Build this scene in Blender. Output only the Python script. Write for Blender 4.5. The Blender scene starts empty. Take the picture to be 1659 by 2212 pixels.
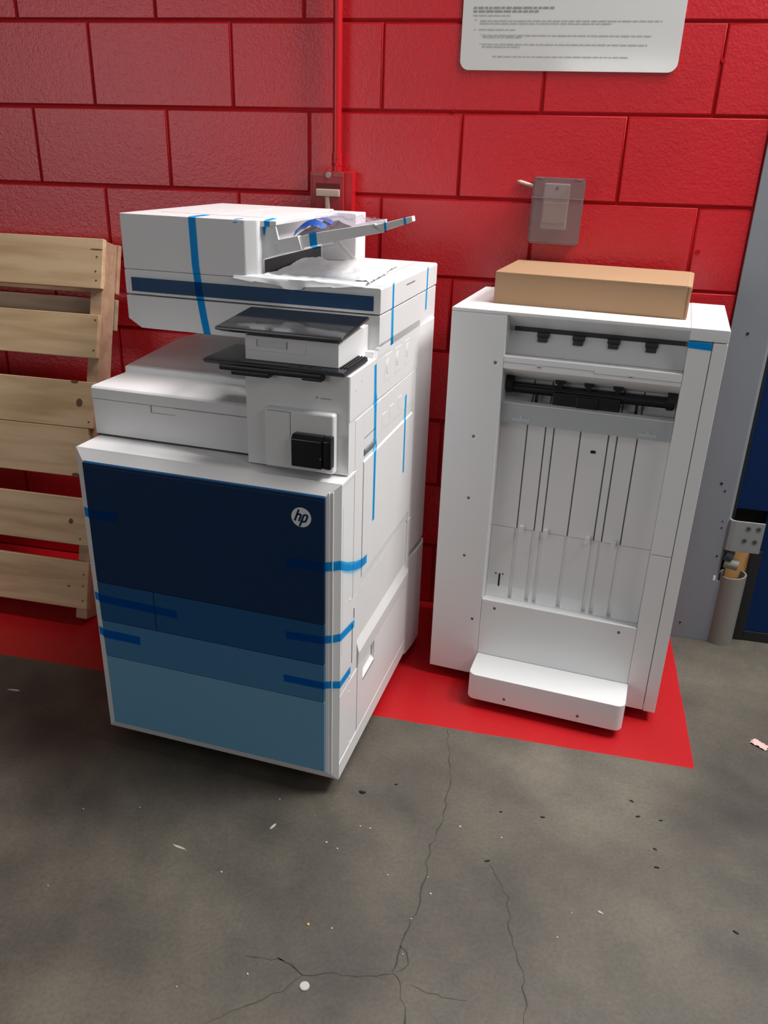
import bpy, bmesh, math, random
from mathutils import Vector, Matrix, noise
random.seed(7)
C = bpy.context.scene.collection
R = math.radians

# ------------------------------------------------------------------ materials
def new_mat(name):
    m = bpy.data.materials.new(name); m.use_nodes = True
    nt = m.node_tree; b = nt.nodes['Principled BSDF']
    return m, nt, b
def N(nt, t, **kw):
    n = nt.nodes.new(t)
    for k, v in kw.items():
        if k.startswith('i_'): n.inputs[k[2:].replace('_', ' ')].default_value = v
        else: setattr(n, k, v)
    return n
def L(nt, a, b): nt.links.new(a, b)
def plain(name, col, rough=.45, metal=0., spec=.5, bump=0., bscale=300., var=0.):
    m, nt, b = new_mat(name)
    b.inputs['Base Color'].default_value = (*col, 1)
    b.inputs['Roughness'].default_value = rough
    b.inputs['Metallic'].default_value = metal
    b.inputs['Specular IOR Level'].default_value = spec
    tc = N(nt, 'ShaderNodeTexCoord')
    nz = N(nt, 'ShaderNodeTexNoise'); nz.inputs['Scale'].default_value = bscale; nz.inputs['Detail'].default_value = 4
    L(nt, tc.outputs['Object'], nz.inputs['Vector'])
    if bump:
        bp = N(nt, 'ShaderNodeBump'); bp.inputs['Strength'].default_value = bump; bp.inputs['Distance'].default_value = .001
        L(nt, nz.outputs['Fac'], bp.inputs['Height']); L(nt, bp.outputs['Normal'], b.inputs['Normal'])
    if var:
        n2 = N(nt, 'ShaderNodeTexNoise'); n2.inputs['Scale'].default_value = 6; n2.inputs['Detail'].default_value = 5
        L(nt, tc.outputs['Object'], n2.inputs['Vector'])
        mx = N(nt, 'ShaderNodeMix', data_type='RGBA'); mx.blend_type = 'MIX'
        mx.inputs['A'].default_value = (*[c * (1 - var) for c in col], 1)
        mx.inputs['B'].default_value = (*[min(1, c * (1 + var)) for c in col], 1)
        L(nt, n2.outputs['Fac'], mx.inputs['Factor']); L(nt, mx.outputs['Result'], b.inputs['Base Color'])
    return m
def film(name, tint, diff, fac, rough=.3):
    m, nt, b = new_mat(name)
    out = nt.nodes['Material Output']
    b.inputs['Base Color'].default_value = (*diff, 1); b.inputs['Roughness'].default_value = rough
    t = N(nt, 'ShaderNodeBsdfTransparent'); t.inputs['Color'].default_value = (*tint, 1)
    mx = N(nt, 'ShaderNodeMixShader'); mx.inputs[0].default_value = fac
    L(nt, t.outputs[0], mx.inputs[1]); L(nt, b.outputs[0], mx.inputs[2]); L(nt, mx.outputs[0], out.inputs[0])
    return m

WHITE = plain('white_plastic', (.82, .815, .815), .42, bump=.08, bscale=900)
WHITE2 = plain('white_plastic_cool', (.80, .805, .81), .38, bump=.06, bscale=900)
SCREWL = plain('screw_highlight', (.92, .92, .92), .4)
PANELW = plain('pale_grey_plastic', (.70, .71, .72), .45, bump=.05, bscale=900)
GREYBAR = plain('cool_grey_plastic', (.47, .50, .52), .4)
BLACK = plain('black_plastic', (.008, .009, .012), .35, bump=.15, bscale=500)
SHINYBLK = plain('gloss_black_plastic', (.006, .006, .008), .18)
DARK = plain('dark_grey_plastic', (.035, .037, .042), .45)
SEAM = plain('panel_gap_grey', (.16, .16, .165), .8)
SLOT = plain('slot_shadow_grey', (.22, .23, .235), .8)
RUBBER = plain('black_rubber', (.01, .01, .011), .75)
SCREWM = plain('recessed_screw_grey', (.22, .22, .22), .4, metal=.6)
NAVY = plain('navy_panel_blue', (.0048, .0270, .084), .40, spec=.18, bump=.03, bscale=900)
MID = plain('mid_panel_blue', (.0115, .080, .205), .40, spec=.18, bump=.03, bscale=900)
TEAL = plain('teal_panel_blue', (.056, .185, .345), .42, spec=.18, bump=.03, bscale=900)
PALE = plain('pale_panel_blue', (.145, .335, .500), .42, spec=.18, bump=.03, bscale=900)
STRIPE = plain('scanner_stripe_blue', (.014, .062, .150), .4, spec=.25)
LOGOW = plain('logo_white', (.80, .80, .80), .4)
PRINTG = plain('grey_print', (.33, .33, .34), .6)
GLASS = plain('dark_screen_glass', (.012, .013, .016), .07, spec=.9)
HANDLEG = plain('grey_latch_plastic', (.20, .23, .25), .4)
TAPE = film('blue_packing_tape', (.10, .60, .95), (.0, .24, .80), .09)
CLEAR = film('clear_poly_bag', (.95, .94, .97), (.75, .70, .76), .085, .10)
GUARD = film('smoky_clear_cover', (.88, .80, .81), (.36, .29, .30), .42, .15)
FOAM = plain('white_foam_sheet', (.80, .80, .81), .8, bump=.3, bscale=120)
CARD = plain('kraft_cardboard', (.37, .222, .120), .75, bump=.1, bscale=400, var=.06)
CARDE = plain('cardboard_seam_and_gap_shade', (.20, .11, .05), .85)
REDPAINT = plain('red_gloss_paint', (.50, .010, .016), .28, bump=.2, bscale=80)
REDPLATE = plain('aged_red_metal', (.33, .020, .028), .42, bump=.1, bscale=200, var=.15)
CREAM = plain('cream_plastic', (.55, .43, .35), .5, var=.1)
STEEL = plain('grey_painted_steel', (.235, .255, .285), .42, bump=.08, bscale=60, var=.05)
PIPEG = plain('greenish_grey_paint', (.225, .215, .195), .5, bump=.1, bscale=60, var=.07)
PLATEG = plain('grey_bracket_steel', (.28, .30, .30), .42, metal=.1)
BLUEDOOR = plain('dark_blue_door_paint', (.0045, .022, .090), .5, spec=.15, var=.1)
ORANGE = plain('orange_gap_light', (.72, .38, .14), .6)
SIGNW = plain('white_laminated_sign', (.66, .66, .645), .10)
INK = plain('faded_grey_ink', (.43, .43, .43), .5)
INKB = plain('dark_grey_ink', (.29, .29, .29), .5)
CRACK = plain('dark_floor_crack', (.055, .048, .040), .9)
CHIPW = plain('pale_debris', (.50, .46, .41), .8)
CHIPD = plain('dark_debris', (.02, .018, .015), .8)
YELLOW = plain('yellow_debris', (.75, .55, .05), .7)
PINK = plain('pinkish_paper', (.72, .46, .44), .8)
COINM = plain('dull_plastic_disc', (.50, .49, .46), .5)

def wall_mat():
    m, nt, b = new_mat('red_painted_block')
    tc = N(nt, 'ShaderNodeTexCoord')
    n1 = N(nt, 'ShaderNodeTexNoise'); n1.inputs['Scale'].default_value = 150; n1.inputs['Detail'].default_value = 3
    n2 = N(nt, 'ShaderNodeTexNoise'); n2.inputs['Scale'].default_value = 60; n2.inputs['Detail'].default_value = 6; n2.inputs['Roughness'].default_value = .65
    v = N(nt, 'ShaderNodeTexVoronoi'); v.inputs['Scale'].default_value = 75; v.inputs['Randomness'].default_value = 1
    n3 = N(nt, 'ShaderNodeTexNoise'); n3.inputs['Scale'].default_value = 2.2; n3.inputs['Detail'].default_value = 3
    for n in (n1, n2, v, n3): L(nt, tc.outputs['Object'], n.inputs['Vector'])
    r = N(nt, 'ShaderNodeValToRGB'); r.color_ramp.elements[0].position = .05; r.color_ramp.elements[1].position = .28
    L(nt, v.outputs['Distance'], r.inputs['Fac'])
    a1 = N(nt, 'ShaderNodeMath', operation='MULTIPLY_ADD'); a1.inputs[1].default_value = .55
    L(nt, n1.outputs['Fac'], a1.inputs[0]); L(nt, n2.outputs['Fac'], a1.inputs[2])
    a2 = N(nt, 'ShaderNodeMath', operation='MULTIPLY_ADD'); a2.inputs[1].default_value = .085
    L(nt, r.outputs['Color'], a2.inputs[0]); L(nt, a1.outputs[0], a2.inputs[2])
    bp = N(nt, 'ShaderNodeBump'); bp.inputs['Strength'].default_value = .62; bp.inputs['Distance'].default_value = .0022
    L(nt, a2.outputs[0], bp.inputs['Height']); L(nt, bp.outputs['Normal'], b.inputs['Normal'])
    mx = N(nt, 'ShaderNodeMix', data_type='RGBA')
    mx.inputs['A'].default_value = (.50, .0070, .0150, 1); mx.inputs['B'].default_value = (.68, .0110, .0210, 1)
    L(nt, n3.outputs['Fac'], mx.inputs['Factor']); L(nt, mx.outputs['Result'], b.inputs['Base Color'])
    b.inputs['Roughness'].default_value = .30; b.inputs['Specular IOR Level'].default_value = .95
    return m
WALL = wall_mat()
JOINT = plain('red_painted_joint', (.44, .0035, .008), .5, spec=.2, bump=.3, bscale=90)

def floor_mat():
    m, nt, b = new_mat('stained_concrete_with_red_strip')
    tc = N(nt, 'ShaderNodeTexCoord')
    def nz(s, d=6, rg=.6):
        n = N(nt, 'ShaderNodeTexNoise'); n.inputs['Scale'].default_value = s; n.inputs['Detail'].default_value = d; n.inputs['Roughness'].default_value = rg
        L(nt, tc.outputs['Object'], n.inputs['Vector']); return n
    big, mid, fine = nz(1.7, 4), nz(7, 7, .65), nz(120, 4)
    r1 = N(nt, 'ShaderNodeValToRGB')
    e = r1.color_ramp.elements; e[0].position = .34; e[0].color = (.056, .047, .038, 1); e[1].position = .66; e[1].color = (.128, .113, .088, 1)
    L(nt, big.outputs['Fac'], r1.inputs['Fac'])
    r2 = N(nt, 'ShaderNodeValToRGB')
    e = r2.color_ramp.elements; e[0].position = .36; e[0].color = (.70, .71, .74, 1); e[1].position = .62; e[1].color = (1.10, 1.09, 1.05, 1)
    L(nt, mid.outputs['Fac'], r2.inputs['Fac'])
    mu = N(nt, 'ShaderNodeMix', data_type='RGBA'); mu.blend_type = 'MULTIPLY'; mu.inputs['Factor'].default_value = .75
    L(nt, r1.outputs['Color'], mu.inputs['A']); L(nt, r2.outputs['Color'], mu.inputs['B'])
    r3 = N(nt, 'ShaderNodeValToRGB')
    e = r3.color_ramp.elements; e[0].position = .35; e[0].color = (.80, .80, .80, 1); e[1].position = .65; e[1].color = (1.12, 1.12, 1.12, 1)
    L(nt, fine.outputs['Fac'], r3.inputs['Fac'])
    mu2 = N(nt, 'ShaderNodeMix', data_type='RGBA'); mu2.blend_type = 'MULTIPLY'; mu2.inputs['Factor'].default_value = .7
    L(nt, mu.outputs['Result'], mu2.inputs['A']); L(nt, r3.outputs['Color'], mu2.inputs['B'])
    # paler patch of concrete in front of the finisher
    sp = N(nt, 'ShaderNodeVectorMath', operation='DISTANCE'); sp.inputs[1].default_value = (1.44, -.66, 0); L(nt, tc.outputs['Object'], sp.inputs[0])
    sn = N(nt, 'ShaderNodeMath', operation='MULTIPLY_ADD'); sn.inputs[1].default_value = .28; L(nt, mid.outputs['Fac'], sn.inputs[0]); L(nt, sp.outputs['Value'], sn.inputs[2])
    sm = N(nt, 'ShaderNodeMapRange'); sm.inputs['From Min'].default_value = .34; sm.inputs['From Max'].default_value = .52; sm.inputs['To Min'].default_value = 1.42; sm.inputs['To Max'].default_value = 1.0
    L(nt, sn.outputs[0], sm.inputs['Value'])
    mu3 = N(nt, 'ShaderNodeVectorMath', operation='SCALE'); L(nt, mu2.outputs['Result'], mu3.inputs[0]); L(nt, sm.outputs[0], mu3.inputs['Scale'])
    # painted strip along the wall: x < 1.758, y > -0.612, edge a little uneven
    sx = N(nt, 'ShaderNodeSeparateXYZ'); L(nt, tc.outputs['Object'], sx.inputs[0])
    ed = nz(9, 5, .7)
    def edge(sock, k, off, sign):
        a = N(nt, 'ShaderNodeMath', operation='MULTIPLY_ADD'); a.inputs[1].default_value = k; L(nt, ed.outputs['Fac'], a.inputs[0]); L(nt, sock, a.inputs[2])
        g = N(nt, 'ShaderNodeMapRange'); g.inputs['From Min'].default_value = off - .0015; g.inputs['From Max'].default_value = off + .0015
        g.inputs['To Min'].default_value = 0 if sign > 0 else 1; g.inputs['To Max'].default_value = 1 if sign > 0 else 0
        L(nt, a.outputs[0], g.inputs['Value']); return g
    gy = edge(sx.outputs['Y'], .012, -.609, 1); gx = edge(sx.outputs['X'], .006, 1.762, -1)
    mm = N(nt, 'ShaderNodeMath', operation='MULTIPLY'); L(nt, gy.outputs[0], mm.inputs[0]); L(nt, gx.outputs[0], mm.inputs[1])
    red = N(nt, 'ShaderNodeMix', data_type='RGBA'); red.inputs['A'].default_value = (.43, .006, .010, 1); red.inputs['B'].default_value = (.52, .009, .013, 1)
    L(nt, mid.outputs['Fac'], red.inputs['Factor'])
    fin = N(nt, 'ShaderNodeMix', data_type='RGBA'); L(nt, mm.outputs[0], fin.inputs['Factor'])
    L(nt, mu3.outputs['Vector'], fin.inputs['A']); L(nt, red.outputs['Result'], fin.inputs['B'])
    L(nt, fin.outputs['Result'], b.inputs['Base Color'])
    ro = N(nt, 'ShaderNodeMapRange'); ro.inputs['To Min'].default_value = .58; ro.inputs['To Max'].default_value = .40
    L(nt, mm.outputs[0], ro.inputs['Value']); L(nt, ro.outputs[0], b.inputs['Roughness'])
    bp = N(nt, 'ShaderNodeBump'); bp.inputs['Strength'].default_value = .25; bp.inputs['Distance'].default_value = .002
    ad = N(nt, 'ShaderNodeMath', operation='ADD'); L(nt, mid.outputs['Fac'], ad.inputs[0]); L(nt, fine.outputs['Fac'], ad.inputs[1])
    L(nt, ad.outputs[0], bp.inputs['Height']); L(nt, bp.outputs['Normal'], b.inputs['Normal'])
    return m
FLOOR = floor_mat()

def wood_mat(name, a, c):
    m, nt, b = new_mat(name)
    tc = N(nt, 'ShaderNodeTexCoord'); oi = N(nt, 'ShaderNodeObjectInfo')
    mp = N(nt, 'ShaderNodeMapping'); mp.inputs['Scale'].default_value = (1.3, 14, 14)
    L(nt, tc.outputs['Object'], mp.inputs['Vector'])
    mr = N(nt, 'ShaderNodeMath', operation='MULTIPLY'); mr.inputs[1].default_value = 13.; L(nt, oi.outputs['Random'], mr.inputs[0])
    n = N(nt, 'ShaderNodeTexNoise', noise_dimensions='4D'); n.inputs['Scale'].default_value = 2.2; n.inputs['Detail'].default_value = 8; n.inputs['Distortion'].default_value = .6
    L(nt, mp.outputs['Vector'], n.inputs['Vector']); L(nt, mr.outputs[0], n.inputs['W'])
    r = N(nt, 'ShaderNodeValToRGB'); e = r.color_ramp.elements
    e[0].position = .34; e[0].color = (*a, 1); e[1].position = .60; e[1].color = (*c, 1)
    L(nt, n.outputs['Fac'], r.inputs['Fac']); L(nt, r.outputs['Color'], b.inputs['Base Color'])
    b.inputs['Roughness'].default_value = .7
    return m
WOOD = wood_mat('fresh_pine', (.53, .345, .185), (.70, .50, .30))
WOODS = wood_mat('pine_side_grain', (.40, .24, .15), (.50, .33, .21))
WOODG = wood_mat('weathered_pine', (.30, .22, .15), (.42, .32, .23))
KNOT = plain('wood_knot', (.15, .07, .03), .7)

# ------------------------------------------------------------------ mesh helpers
class MB:
    def __init__(s): s.bm = bmesh.new()
    def add(s, tmp, mi=0, M=None):
        for f in tmp.faces: f.material_index = mi
        if M is not None: bmesh.ops.transform(tmp, matrix=M, verts=tmp.verts)
        me = bpy.data.meshes.new('tmp'); tmp.to_mesh(me); tmp.free()
        s.bm.from_mesh(me); bpy.data.meshes.remove(me); return s
    def box(s, x0, x1, y0, y1, z0, z1, bev=0., seg=2, mi=0, M=None):
        t = bmesh.new(); bmesh.ops.create_cube(t, size=1)
        bmesh.ops.transform(t, matrix=Matrix.Translation(((x0+x1)/2, (y0+y1)/2, (z0+z1)/2)) @ Matrix.Diagonal((x1-x0, y1-y0, z1-z0, 1)), verts=t.verts)
        if bev: bmesh.ops.bevel(t, geom=t.edges[:], offset=bev, segments=seg, profile=.5, affect='EDGES')
        return s.add(t, mi, M)
    def prism(s, pts, axis, c0, c1, bev=0., seg=2, mi=0, M=None):
        t = bmesh.new()
        def P(a, b, c): return {'x': (c, a, b), 'y': (a, c, b), 'z': (a, b, c)}[axis]
        f = t.faces.new([t.verts.new(P(a, b, c0)) for a, b in pts])
        g = bmesh.ops.extrude_face_region(t, geom=[f])
        d = {'x': (c1-c0, 0, 0), 'y': (0, c1-c0, 0), 'z': (0, 0, c1-c0)}[axis]
        bmesh.ops.translate(t, vec=d, verts=[v for v in g['geom'] if isinstance(v, bmesh.types.BMVert)])
        bmesh.ops.recalc_face_normals(t, faces=t.faces[:])
        if bev: bmesh.ops.bevel(t, geom=t.edges[:], offset=bev, segments=seg, profile=.5, affect='EDGES')
        return s.add(t, mi, M)
    def cyl(s, p0, p1, r, n=20, mi=0, r2=None, M=None):
        p0, p1 = Vector(p0), Vector(p1); d = p1 - p0
        t = bmesh.new(); bmesh.ops.create_cone(t, cap_ends=True, segments=n, radius1=r, radius2=r if r2 is None else r2, depth=d.length)
        bmesh.ops.transform(t, matrix=Matrix.Translation((p0+p1)/2) @ d.to_track_quat('Z', 'Y').to_matrix().to_4x4(), verts=t.verts)
        return s.add(t, mi, M)
    def poly(s, pts, mi=0):
        t = bmesh.new(); t.faces.new([t.verts.new(p) for p in pts]); return s.add(t, mi)
    def strip(s, path, w, mi=0, th=.0004):
        """ribbon along a path; w = width vector (or list of them)"""
        t = bmesh.new(); rows = []
        for i, p in enumerate(path):
            ww = Vector(w[i]) if isinstance(w, list) else Vector(w)
            rows.append((t.verts.new(Vector(p) - ww/2), t.verts.new(Vector(p) + ww/2)))
        for a, b in zip(rows, rows[1:]): t.faces.new((a[0], a[1], b[1], b[0]))
        return s.add(t, mi)
    def grid(s, fn, nu, nv, mi=0):
        t = bmesh.new(); V = [[t.verts.new(fn(i/nu, j/nv)) for j in range(nv+1)] for i in range(nu+1)]
        for i in range(nu):
            for j in range(nv): t.faces.new((V[i][j], V[i+1][j], V[i+1][j+1], V[i][j+1]))
        return s.add(t, mi)
    def build(s, name, mats, parent=None, angle=35, recalc=True):
        if recalc: bmesh.ops.recalc_face_normals(s.bm, faces=s.bm.faces[:])
        me = bpy.data.meshes.new(name); s.bm.to_mesh(me); s.bm.free()
        for m in (mats if isinstance(mats, (list, tuple)) else [mats]): me.materials.append(m)
        for p in me.polygons: p.use_smooth = True
        me.set_sharp_from_angle(angle=R(angle))
        o = bpy.data.objects.new(name, me); C.objects.link(o)
        if recalc:
            wn = o.modifiers.new('weighted_normals', 'WEIGHTED_NORMAL'); wn.mode = 'FACE_AREA'; wn.weight = 90; wn.keep_sharp = True
        if parent: o.parent = parent
        return o
def tag(o, label=None, cat=None, group=None, kind=None):
    if label: o['label'] = label
    if cat: o['category'] = cat
    if group: o['group'] = group
    if kind: o['kind'] = kind
    return o
def thing(name, loc, yaw, label, cat, group=None):
    o = bpy.data.objects.new(name, None); C.objects.link(o); o.empty_display_size = .1
    o.location = loc; o.rotation_euler = (0, 0, R(yaw)); return tag(o, label, cat, group)

# ------------------------------------------------------------------ camera (solved from the block courses and verticals)
cam = bpy.data.cameras.new('camera'); co = bpy.data.objects.new('camera', cam); C.objects.link(co)
cam.sensor_fit = 'HORIZONTAL'; cam.sensor_width = 36; cam.lens = 36 * 1763.57 / 1659; cam.clip_start = .02
a, b_, c_ = .2049, -.4137, -.0336
Rm = Matrix.Rotation(a, 3, 'Z') @ Matrix.Rotation(b_, 3, 'X') @ Matrix.Rotation(c_, 3, 'Y')
rt, fw, up = Rm.col[0], Rm.col[1], Rm.col[2]
co.matrix_world = Matrix(((rt.x, up.x, -fw.x, 1.3271), (rt.y, up.y, -fw.y, -2.2892), (rt.z, up.z, -fw.z, 1.3245), (0, 0, 0, 1)))
bpy.context.scene.camera = co

# ------------------------------------------------------------------ setting
# floor with cracks
f = MB(); f.poly([(-6, -9, 0), (7, -9, 0), (7, .4, 0), (-6, .4, 0)])
def crack(pts, w):
    P = []
    for (x0, y0), (x1, y1) in zip(pts, pts[1:]):
        n = max(2, int(math.hypot(x1-x0, y1-y0)/.014))
        for i in range(n): P.append((x0+(x1-x0)*i/n, y0+(y1-y0)*i/n))
    P.append(pts[-1]); path, ws = [], []
    for i, (x, y) in enumerate(P):
        x += random.uniform(-.004, .004); y += random.uniform(-.003, .003)
        q = P[min(i+1, len(P)-1)]; o = P[max(i-1, 0)]; d = Vector((q[0]-o[0], q[1]-o[1], 0)); d = d.normalized() if d.length else Vector((1, 0, 0))
        path.append((x, y, .0003)); ws.append(Vector((-d.y, d.x, 0)) * w * random.choice((.3, .55, .75, .95, 1.15)) * (.3 if i in (0, len(P)-1) else 1))
    f.strip(path, ws, mi=1)
crack([(1.165, -.615), (1.17, -.663), (1.197, -.791), (1.196, -.926), (1.182, -1.022), (1.189, -1.093), (1.183, -1.162), (1.178, -1.206), (1.168, -1.259), (1.166, -1.306), (1.186, -1.32), (1.204, -1.394), (1.21, -1.5)], .0035)
crack([(1.307, -1.022), (1.351, -1.098), (1.367, -1.199), (1.392, -1.251), (1.402, -1.345), (1.41, -1.5)], .0028)
crack([(.903, -1.338), (.978, -1.329), (1.015, -1.35), (1.065, -1.334), (1.122, -1.326), (1.168, -1.313)], .0028)
crack([(.955, -1.325), (.985, -1.335), (1.015, -1.35), (.976, -1.397), (.882, -1.472)], .0022)
crack([(1.196, -1.322), (1.247, -1.331), (1.303, -1.33)], .0016)
crack([(1.172, -1.25), (1.185, -1.262), (1.187, -1.285), (1.172, -1.305)], .003)
floor = f.build('floor', [FLOOR, CRACK], recalc=False); tag(floor, 'grey stained concrete floor with a red painted strip along the wall', kind='structure')

# back wall of painted blocks
CB = .2032; ZB = 8*CB
tilt = {1: .0065, 2: .007, 3: .005, 4: .002}
def zj(r, x): return ZB - r*CB + tilt.get(r, 0)*(max(-.6, min(1.8, x))-.6)
shift = {-1: -.007, 0: -.003, 1: .005, 2: .002, 3: .004}
w = MB(); t = bmesh.new(); bev_faces = []
XR = 1.757
for r in range(-8, 8):            # course between joints r and r+1
    off = (0 if r % 2 == 0 else CB) + shift.get(r, 0)
    k = -9
    while True:
        xa = k*2*CB + off; xb = xa + 2*CB; k += 1
        if xa >= XR: break
        if xb < -3.2: continue
        xb = min(xb, XR)
        g = .0016; ch = .0042; dp = .0030
        pt = lambda x, rr, s: Vector((x, 0, zj(rr, x) + s))
        gz = .0027; o4 = [(xa+g, r+1, gz), (xb-g, r+1, gz), (xb-g, r, -gz), (xa+g, r, -gz)]
        i4 = [(xa+g+ch, r+1, gz+ch), (xb-g-ch, r+1, gz+ch), (xb-g-ch, r, -gz-ch), (xa+g+ch, r, -gz-ch)]
        m4 = [(xa+g+ch*.35, r+1, gz+ch*.35), (xb-g-ch*.35, r+1, gz+ch*.35), (xb-g-ch*.35, r, -gz-ch*.35), (xa+g+ch*.35, r, -gz-ch*.35)]
        vj = random.uniform(-.0008, .0008)
        A = [t.verts.new(pt(*p) + Vector((0, dp, 0))) for p in o4]
        Mv = [t.verts.new(pt(*p) + Vector((0, dp*.32+vj, 0))) for p in m4]
        B = [t.verts.new(pt(*p) + Vector((0, vj, 0))) for p in i4]
        t.faces.new(B)
        for i in range(4):
            j = (i+1) % 4
            bev_faces.append(t.faces.new((A[i], A[j], Mv[j], Mv[i]))); bev_faces.append(t.faces.new((Mv[i], Mv[j], B[j], B[i])))
for f_ in bev_faces: f_.material_index = 1
me_ = bpy.data.meshes.new('tmp'); t.to_mesh(me_); t.free(); w.bm.from_mesh(me_); bpy.data.meshes.remove(me_)
w.box(-3.2, XR, .0040, .20, 0, 3.25, mi=1)
for x, z, rr in ((1.5217, 1.2804, .006), (1.6656, 1.2496, .007), (1.6237, 1.5481, .005), (.998, 1.43, .004), (1.643, 1.12, .006)):
    w.cyl((x, -.0006, z), (x, .002, z), rr, 12, 1)
tag(w.build('wall_back', [WALL, JOINT], angle=60), 'red gloss painted concrete block wall', kind='structure')

# steel jamb plate and pipe sleeve at the wall end
jr = MB()
jr.prism([(1.757, -.006), (1.853, -.006), (1.861, .000), (1.863, .012), (1.863, .2), (1.757, .2)], 'z', 0, 3.25, .0008)
jr.prism([(1.757, -.0055), (1.900, -.0055), (1.900, .01), (1.757, .01)], 'z', 0, .205, .001)
for x, z, s in ((1.8002, .925, .004), (1.814, .508, .004), (1.827, .487, .003), (1.839, .375, .0025), (1.843, .285, .003), (1.78, .052, .003), (1.838, .395, .002)):
    jr.cyl((x, -.0068, z), (x, -.004, z), s, 10, 1)
jr.box(1.845, 1.852, -.0068, -.004, .205, .222, .001, mi=2)
jamb = jr.build('trim_1', [STEEL, RUBBER, LOGOW]); tag(jamb, 'grey painted steel jamb plate at the end of the red wall', kind='structure')
ps = MB(); t = bmesh.new(); n = 28; x0, rr, h = 1.9015, .0375, .226
rows = []
for ri, ro in ((rr, 0), (rr, 1), (rr-.005, 2), (rr-.005, 3)):
    zz = {0: 0, 1: h, 2: h, 3: .12}[ro]
    rows.append([t.verts.new((x0+ri*math.cos(6.2832*i/n), .012+ri*math.sin(6.2832*i/n), zz + (.004*math.cos(6.2832*i/n) if ro in (1, 2) else 0))) for i in range(n)])
for A, B in zip(rows, rows[1:]):
    for i in range(n): t.faces.new((A[i], A[(i+1) % n], B[(i+1) % n], B[i]))
t.faces.new(rows[3]); ps.add(t)
ps.build('pipe_sleeve', [PIPEG], jamb)
hb = MB()
hb.prism([(1.855, .0), (1.860, -.012), (1.872, -.016), (1.951, -.016), (1.951, -.010), (1.876, -.010), (1.866, -.006), (1.862, .004)], 'z', .310, .404, .0015)
hbo = hb.build('hinge_bracket', [PLATEG], jamb)
for x, z in ((1.908, .385), (1.935, .386), (1.904, .347), (1.932, .346)):
    hb = MB(); hb.cyl((x, -.0168, z), (x, -.0158, z), .0075, 18, 0, r2=.0072); hb.cyl((x, -.0172, z), (x, -.0165, z), .0035, 14, 1); hb.build('bolt', [SCREWM, DARK], hbo)
hk = MB()
hk.cyl((1.868, .004, .266), (1.905, -.002, .262), .017, 18); hk.cyl((1.864, .004, .292), (1.884, .004, .284), .02, 18, 1); hk.box(1.862, 1.876, -.006, .02, .272, .284, .003)
hk.build('hinge_pin', [PIPEG, DARK], jamb)
# blue dock door beside the jamb
dr = MB()
dr.box(1.8705, 3.4, .030, .075, .425, 3.2, .002); dr.box(1.962, 3.4, .030, .075, .033, .4245, .002)
door = dr.build('door_1', [BLUEDOOR]); tag(door, 'dark blue door beyond the grey steel jamb', kind='structure')
ds = MB(); ds.box(1.8635, 1.8755, .026, .08, .30, 3.2, .002); ds.box(1.94, 1.972, .026, .08, .0, .30, .003); ds.box(1.972, 3.4, .028, .08, .0, .033, .003); ds.box(1.863, 3.4, .078, .12, 0, 3.2)
ds.build('rubber_seal', [RUBBER], door)
ob = MB(); ob.box(1.882, 1.945, .034, .075, .10, .312, .003); ob.build('gap_light_block', [ORANGE], door)  # solid orange block stands in for light coming through the gap

# ------------------------------------------------------------------ multifunction printer
PX = thing('multifunction_printer', (.374, -.8605, 0), -4.5, 'tall white multifunction printer with blue front panels, taped up with blue packing tape', 'printer')
W = .585
m = MB()                                                        # lower cabinet carcass
m.box(.002, .572, .001, .56, .042, .748)
m.prism([(0, 0), (.30, 0), (.30, .004), (0, .004)], 'z', .042, .05)
m.box(.0, W, .0, .085, .742, .7495, .001)                       # ledge
m.box(.0, .005, .0, .56, .042, .748, .001)
m.box(.566, W, .0, .54, .042, .083, .001)
m.build('cabinet_body', [WHITE], PX)
m = MB(); t = bmesh.new()                                       # bevelled white surround of the doors
O = [(0, 0, .040), (W, 0, .040), (W, 0, .7505), (0, 0, .7505)]
O2 = [(.004, -.002, .044), (W-.004, -.002, .044), (W-.004, -.002, .7465), (.004, -.002, .7465)]
I = [(.0225, -.0135, .067), (.5590, -.0135, .067), (.5590, -.0135, .7275), (.0225, -.0135, .7275)]
vs = [[t.verts.new(p) for p in q] for q in (O, O2, I)]
for A, B in zip(vs, vs[1:]):
    for i in range(4): t.faces.new((A[i], A[(i+1) % 4], B[(i+1) % 4], B[i]))
t.faces.new(vs[2]); m.add(t)
m.box(.5690, .5715, -.0100, -.002, .06, .735, .0006); m.box(.5625, .5638, -.0125, -.004, .06, .735, .0004)
m.build('front_frame', [WHITE], PX, angle=20)
def panel(name, x0, x1, z0, z1, mat, label):
    q = MB(); q.box(x0, x1, -.0185, -.0125, z0, z1, .0010, 2); o = q.build(name, [mat], PX); o['label'] = label; return o
fd = panel('front_door', .0250, .5565, .4473, .7250, NAVY, 'navy front door')
panel('drawer_front', .0250, .1632, .3500, .4458, MID, 'narrow mid blue drawer front')
panel('drawer_front', .1648, .5565, .3500, .4458, MID, 'wide mid blue drawer front')
panel('drawer_front', .0255, .5565, .2562, .3485, TEAL, 'teal blue drawer front')
panel('lower_door', .0260, .5570, .0695, .2550, PALE, 'pale blue lower door')
m = MB(); m.prism([(-.0187, .7185), (-.0140, .7275), (-.0125, .7275), (-.0125, .7185)], 'x', .0265, .5550, .0004); o = m.build('lit_door_lip', [plain('lit_lip_blue', (.022, .125, .29), .4, spec=.3)], fd); o['label'] = 'top lip painted lighter blue as if lit from above'  # lighter blue paints the light on the door's top edge
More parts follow.
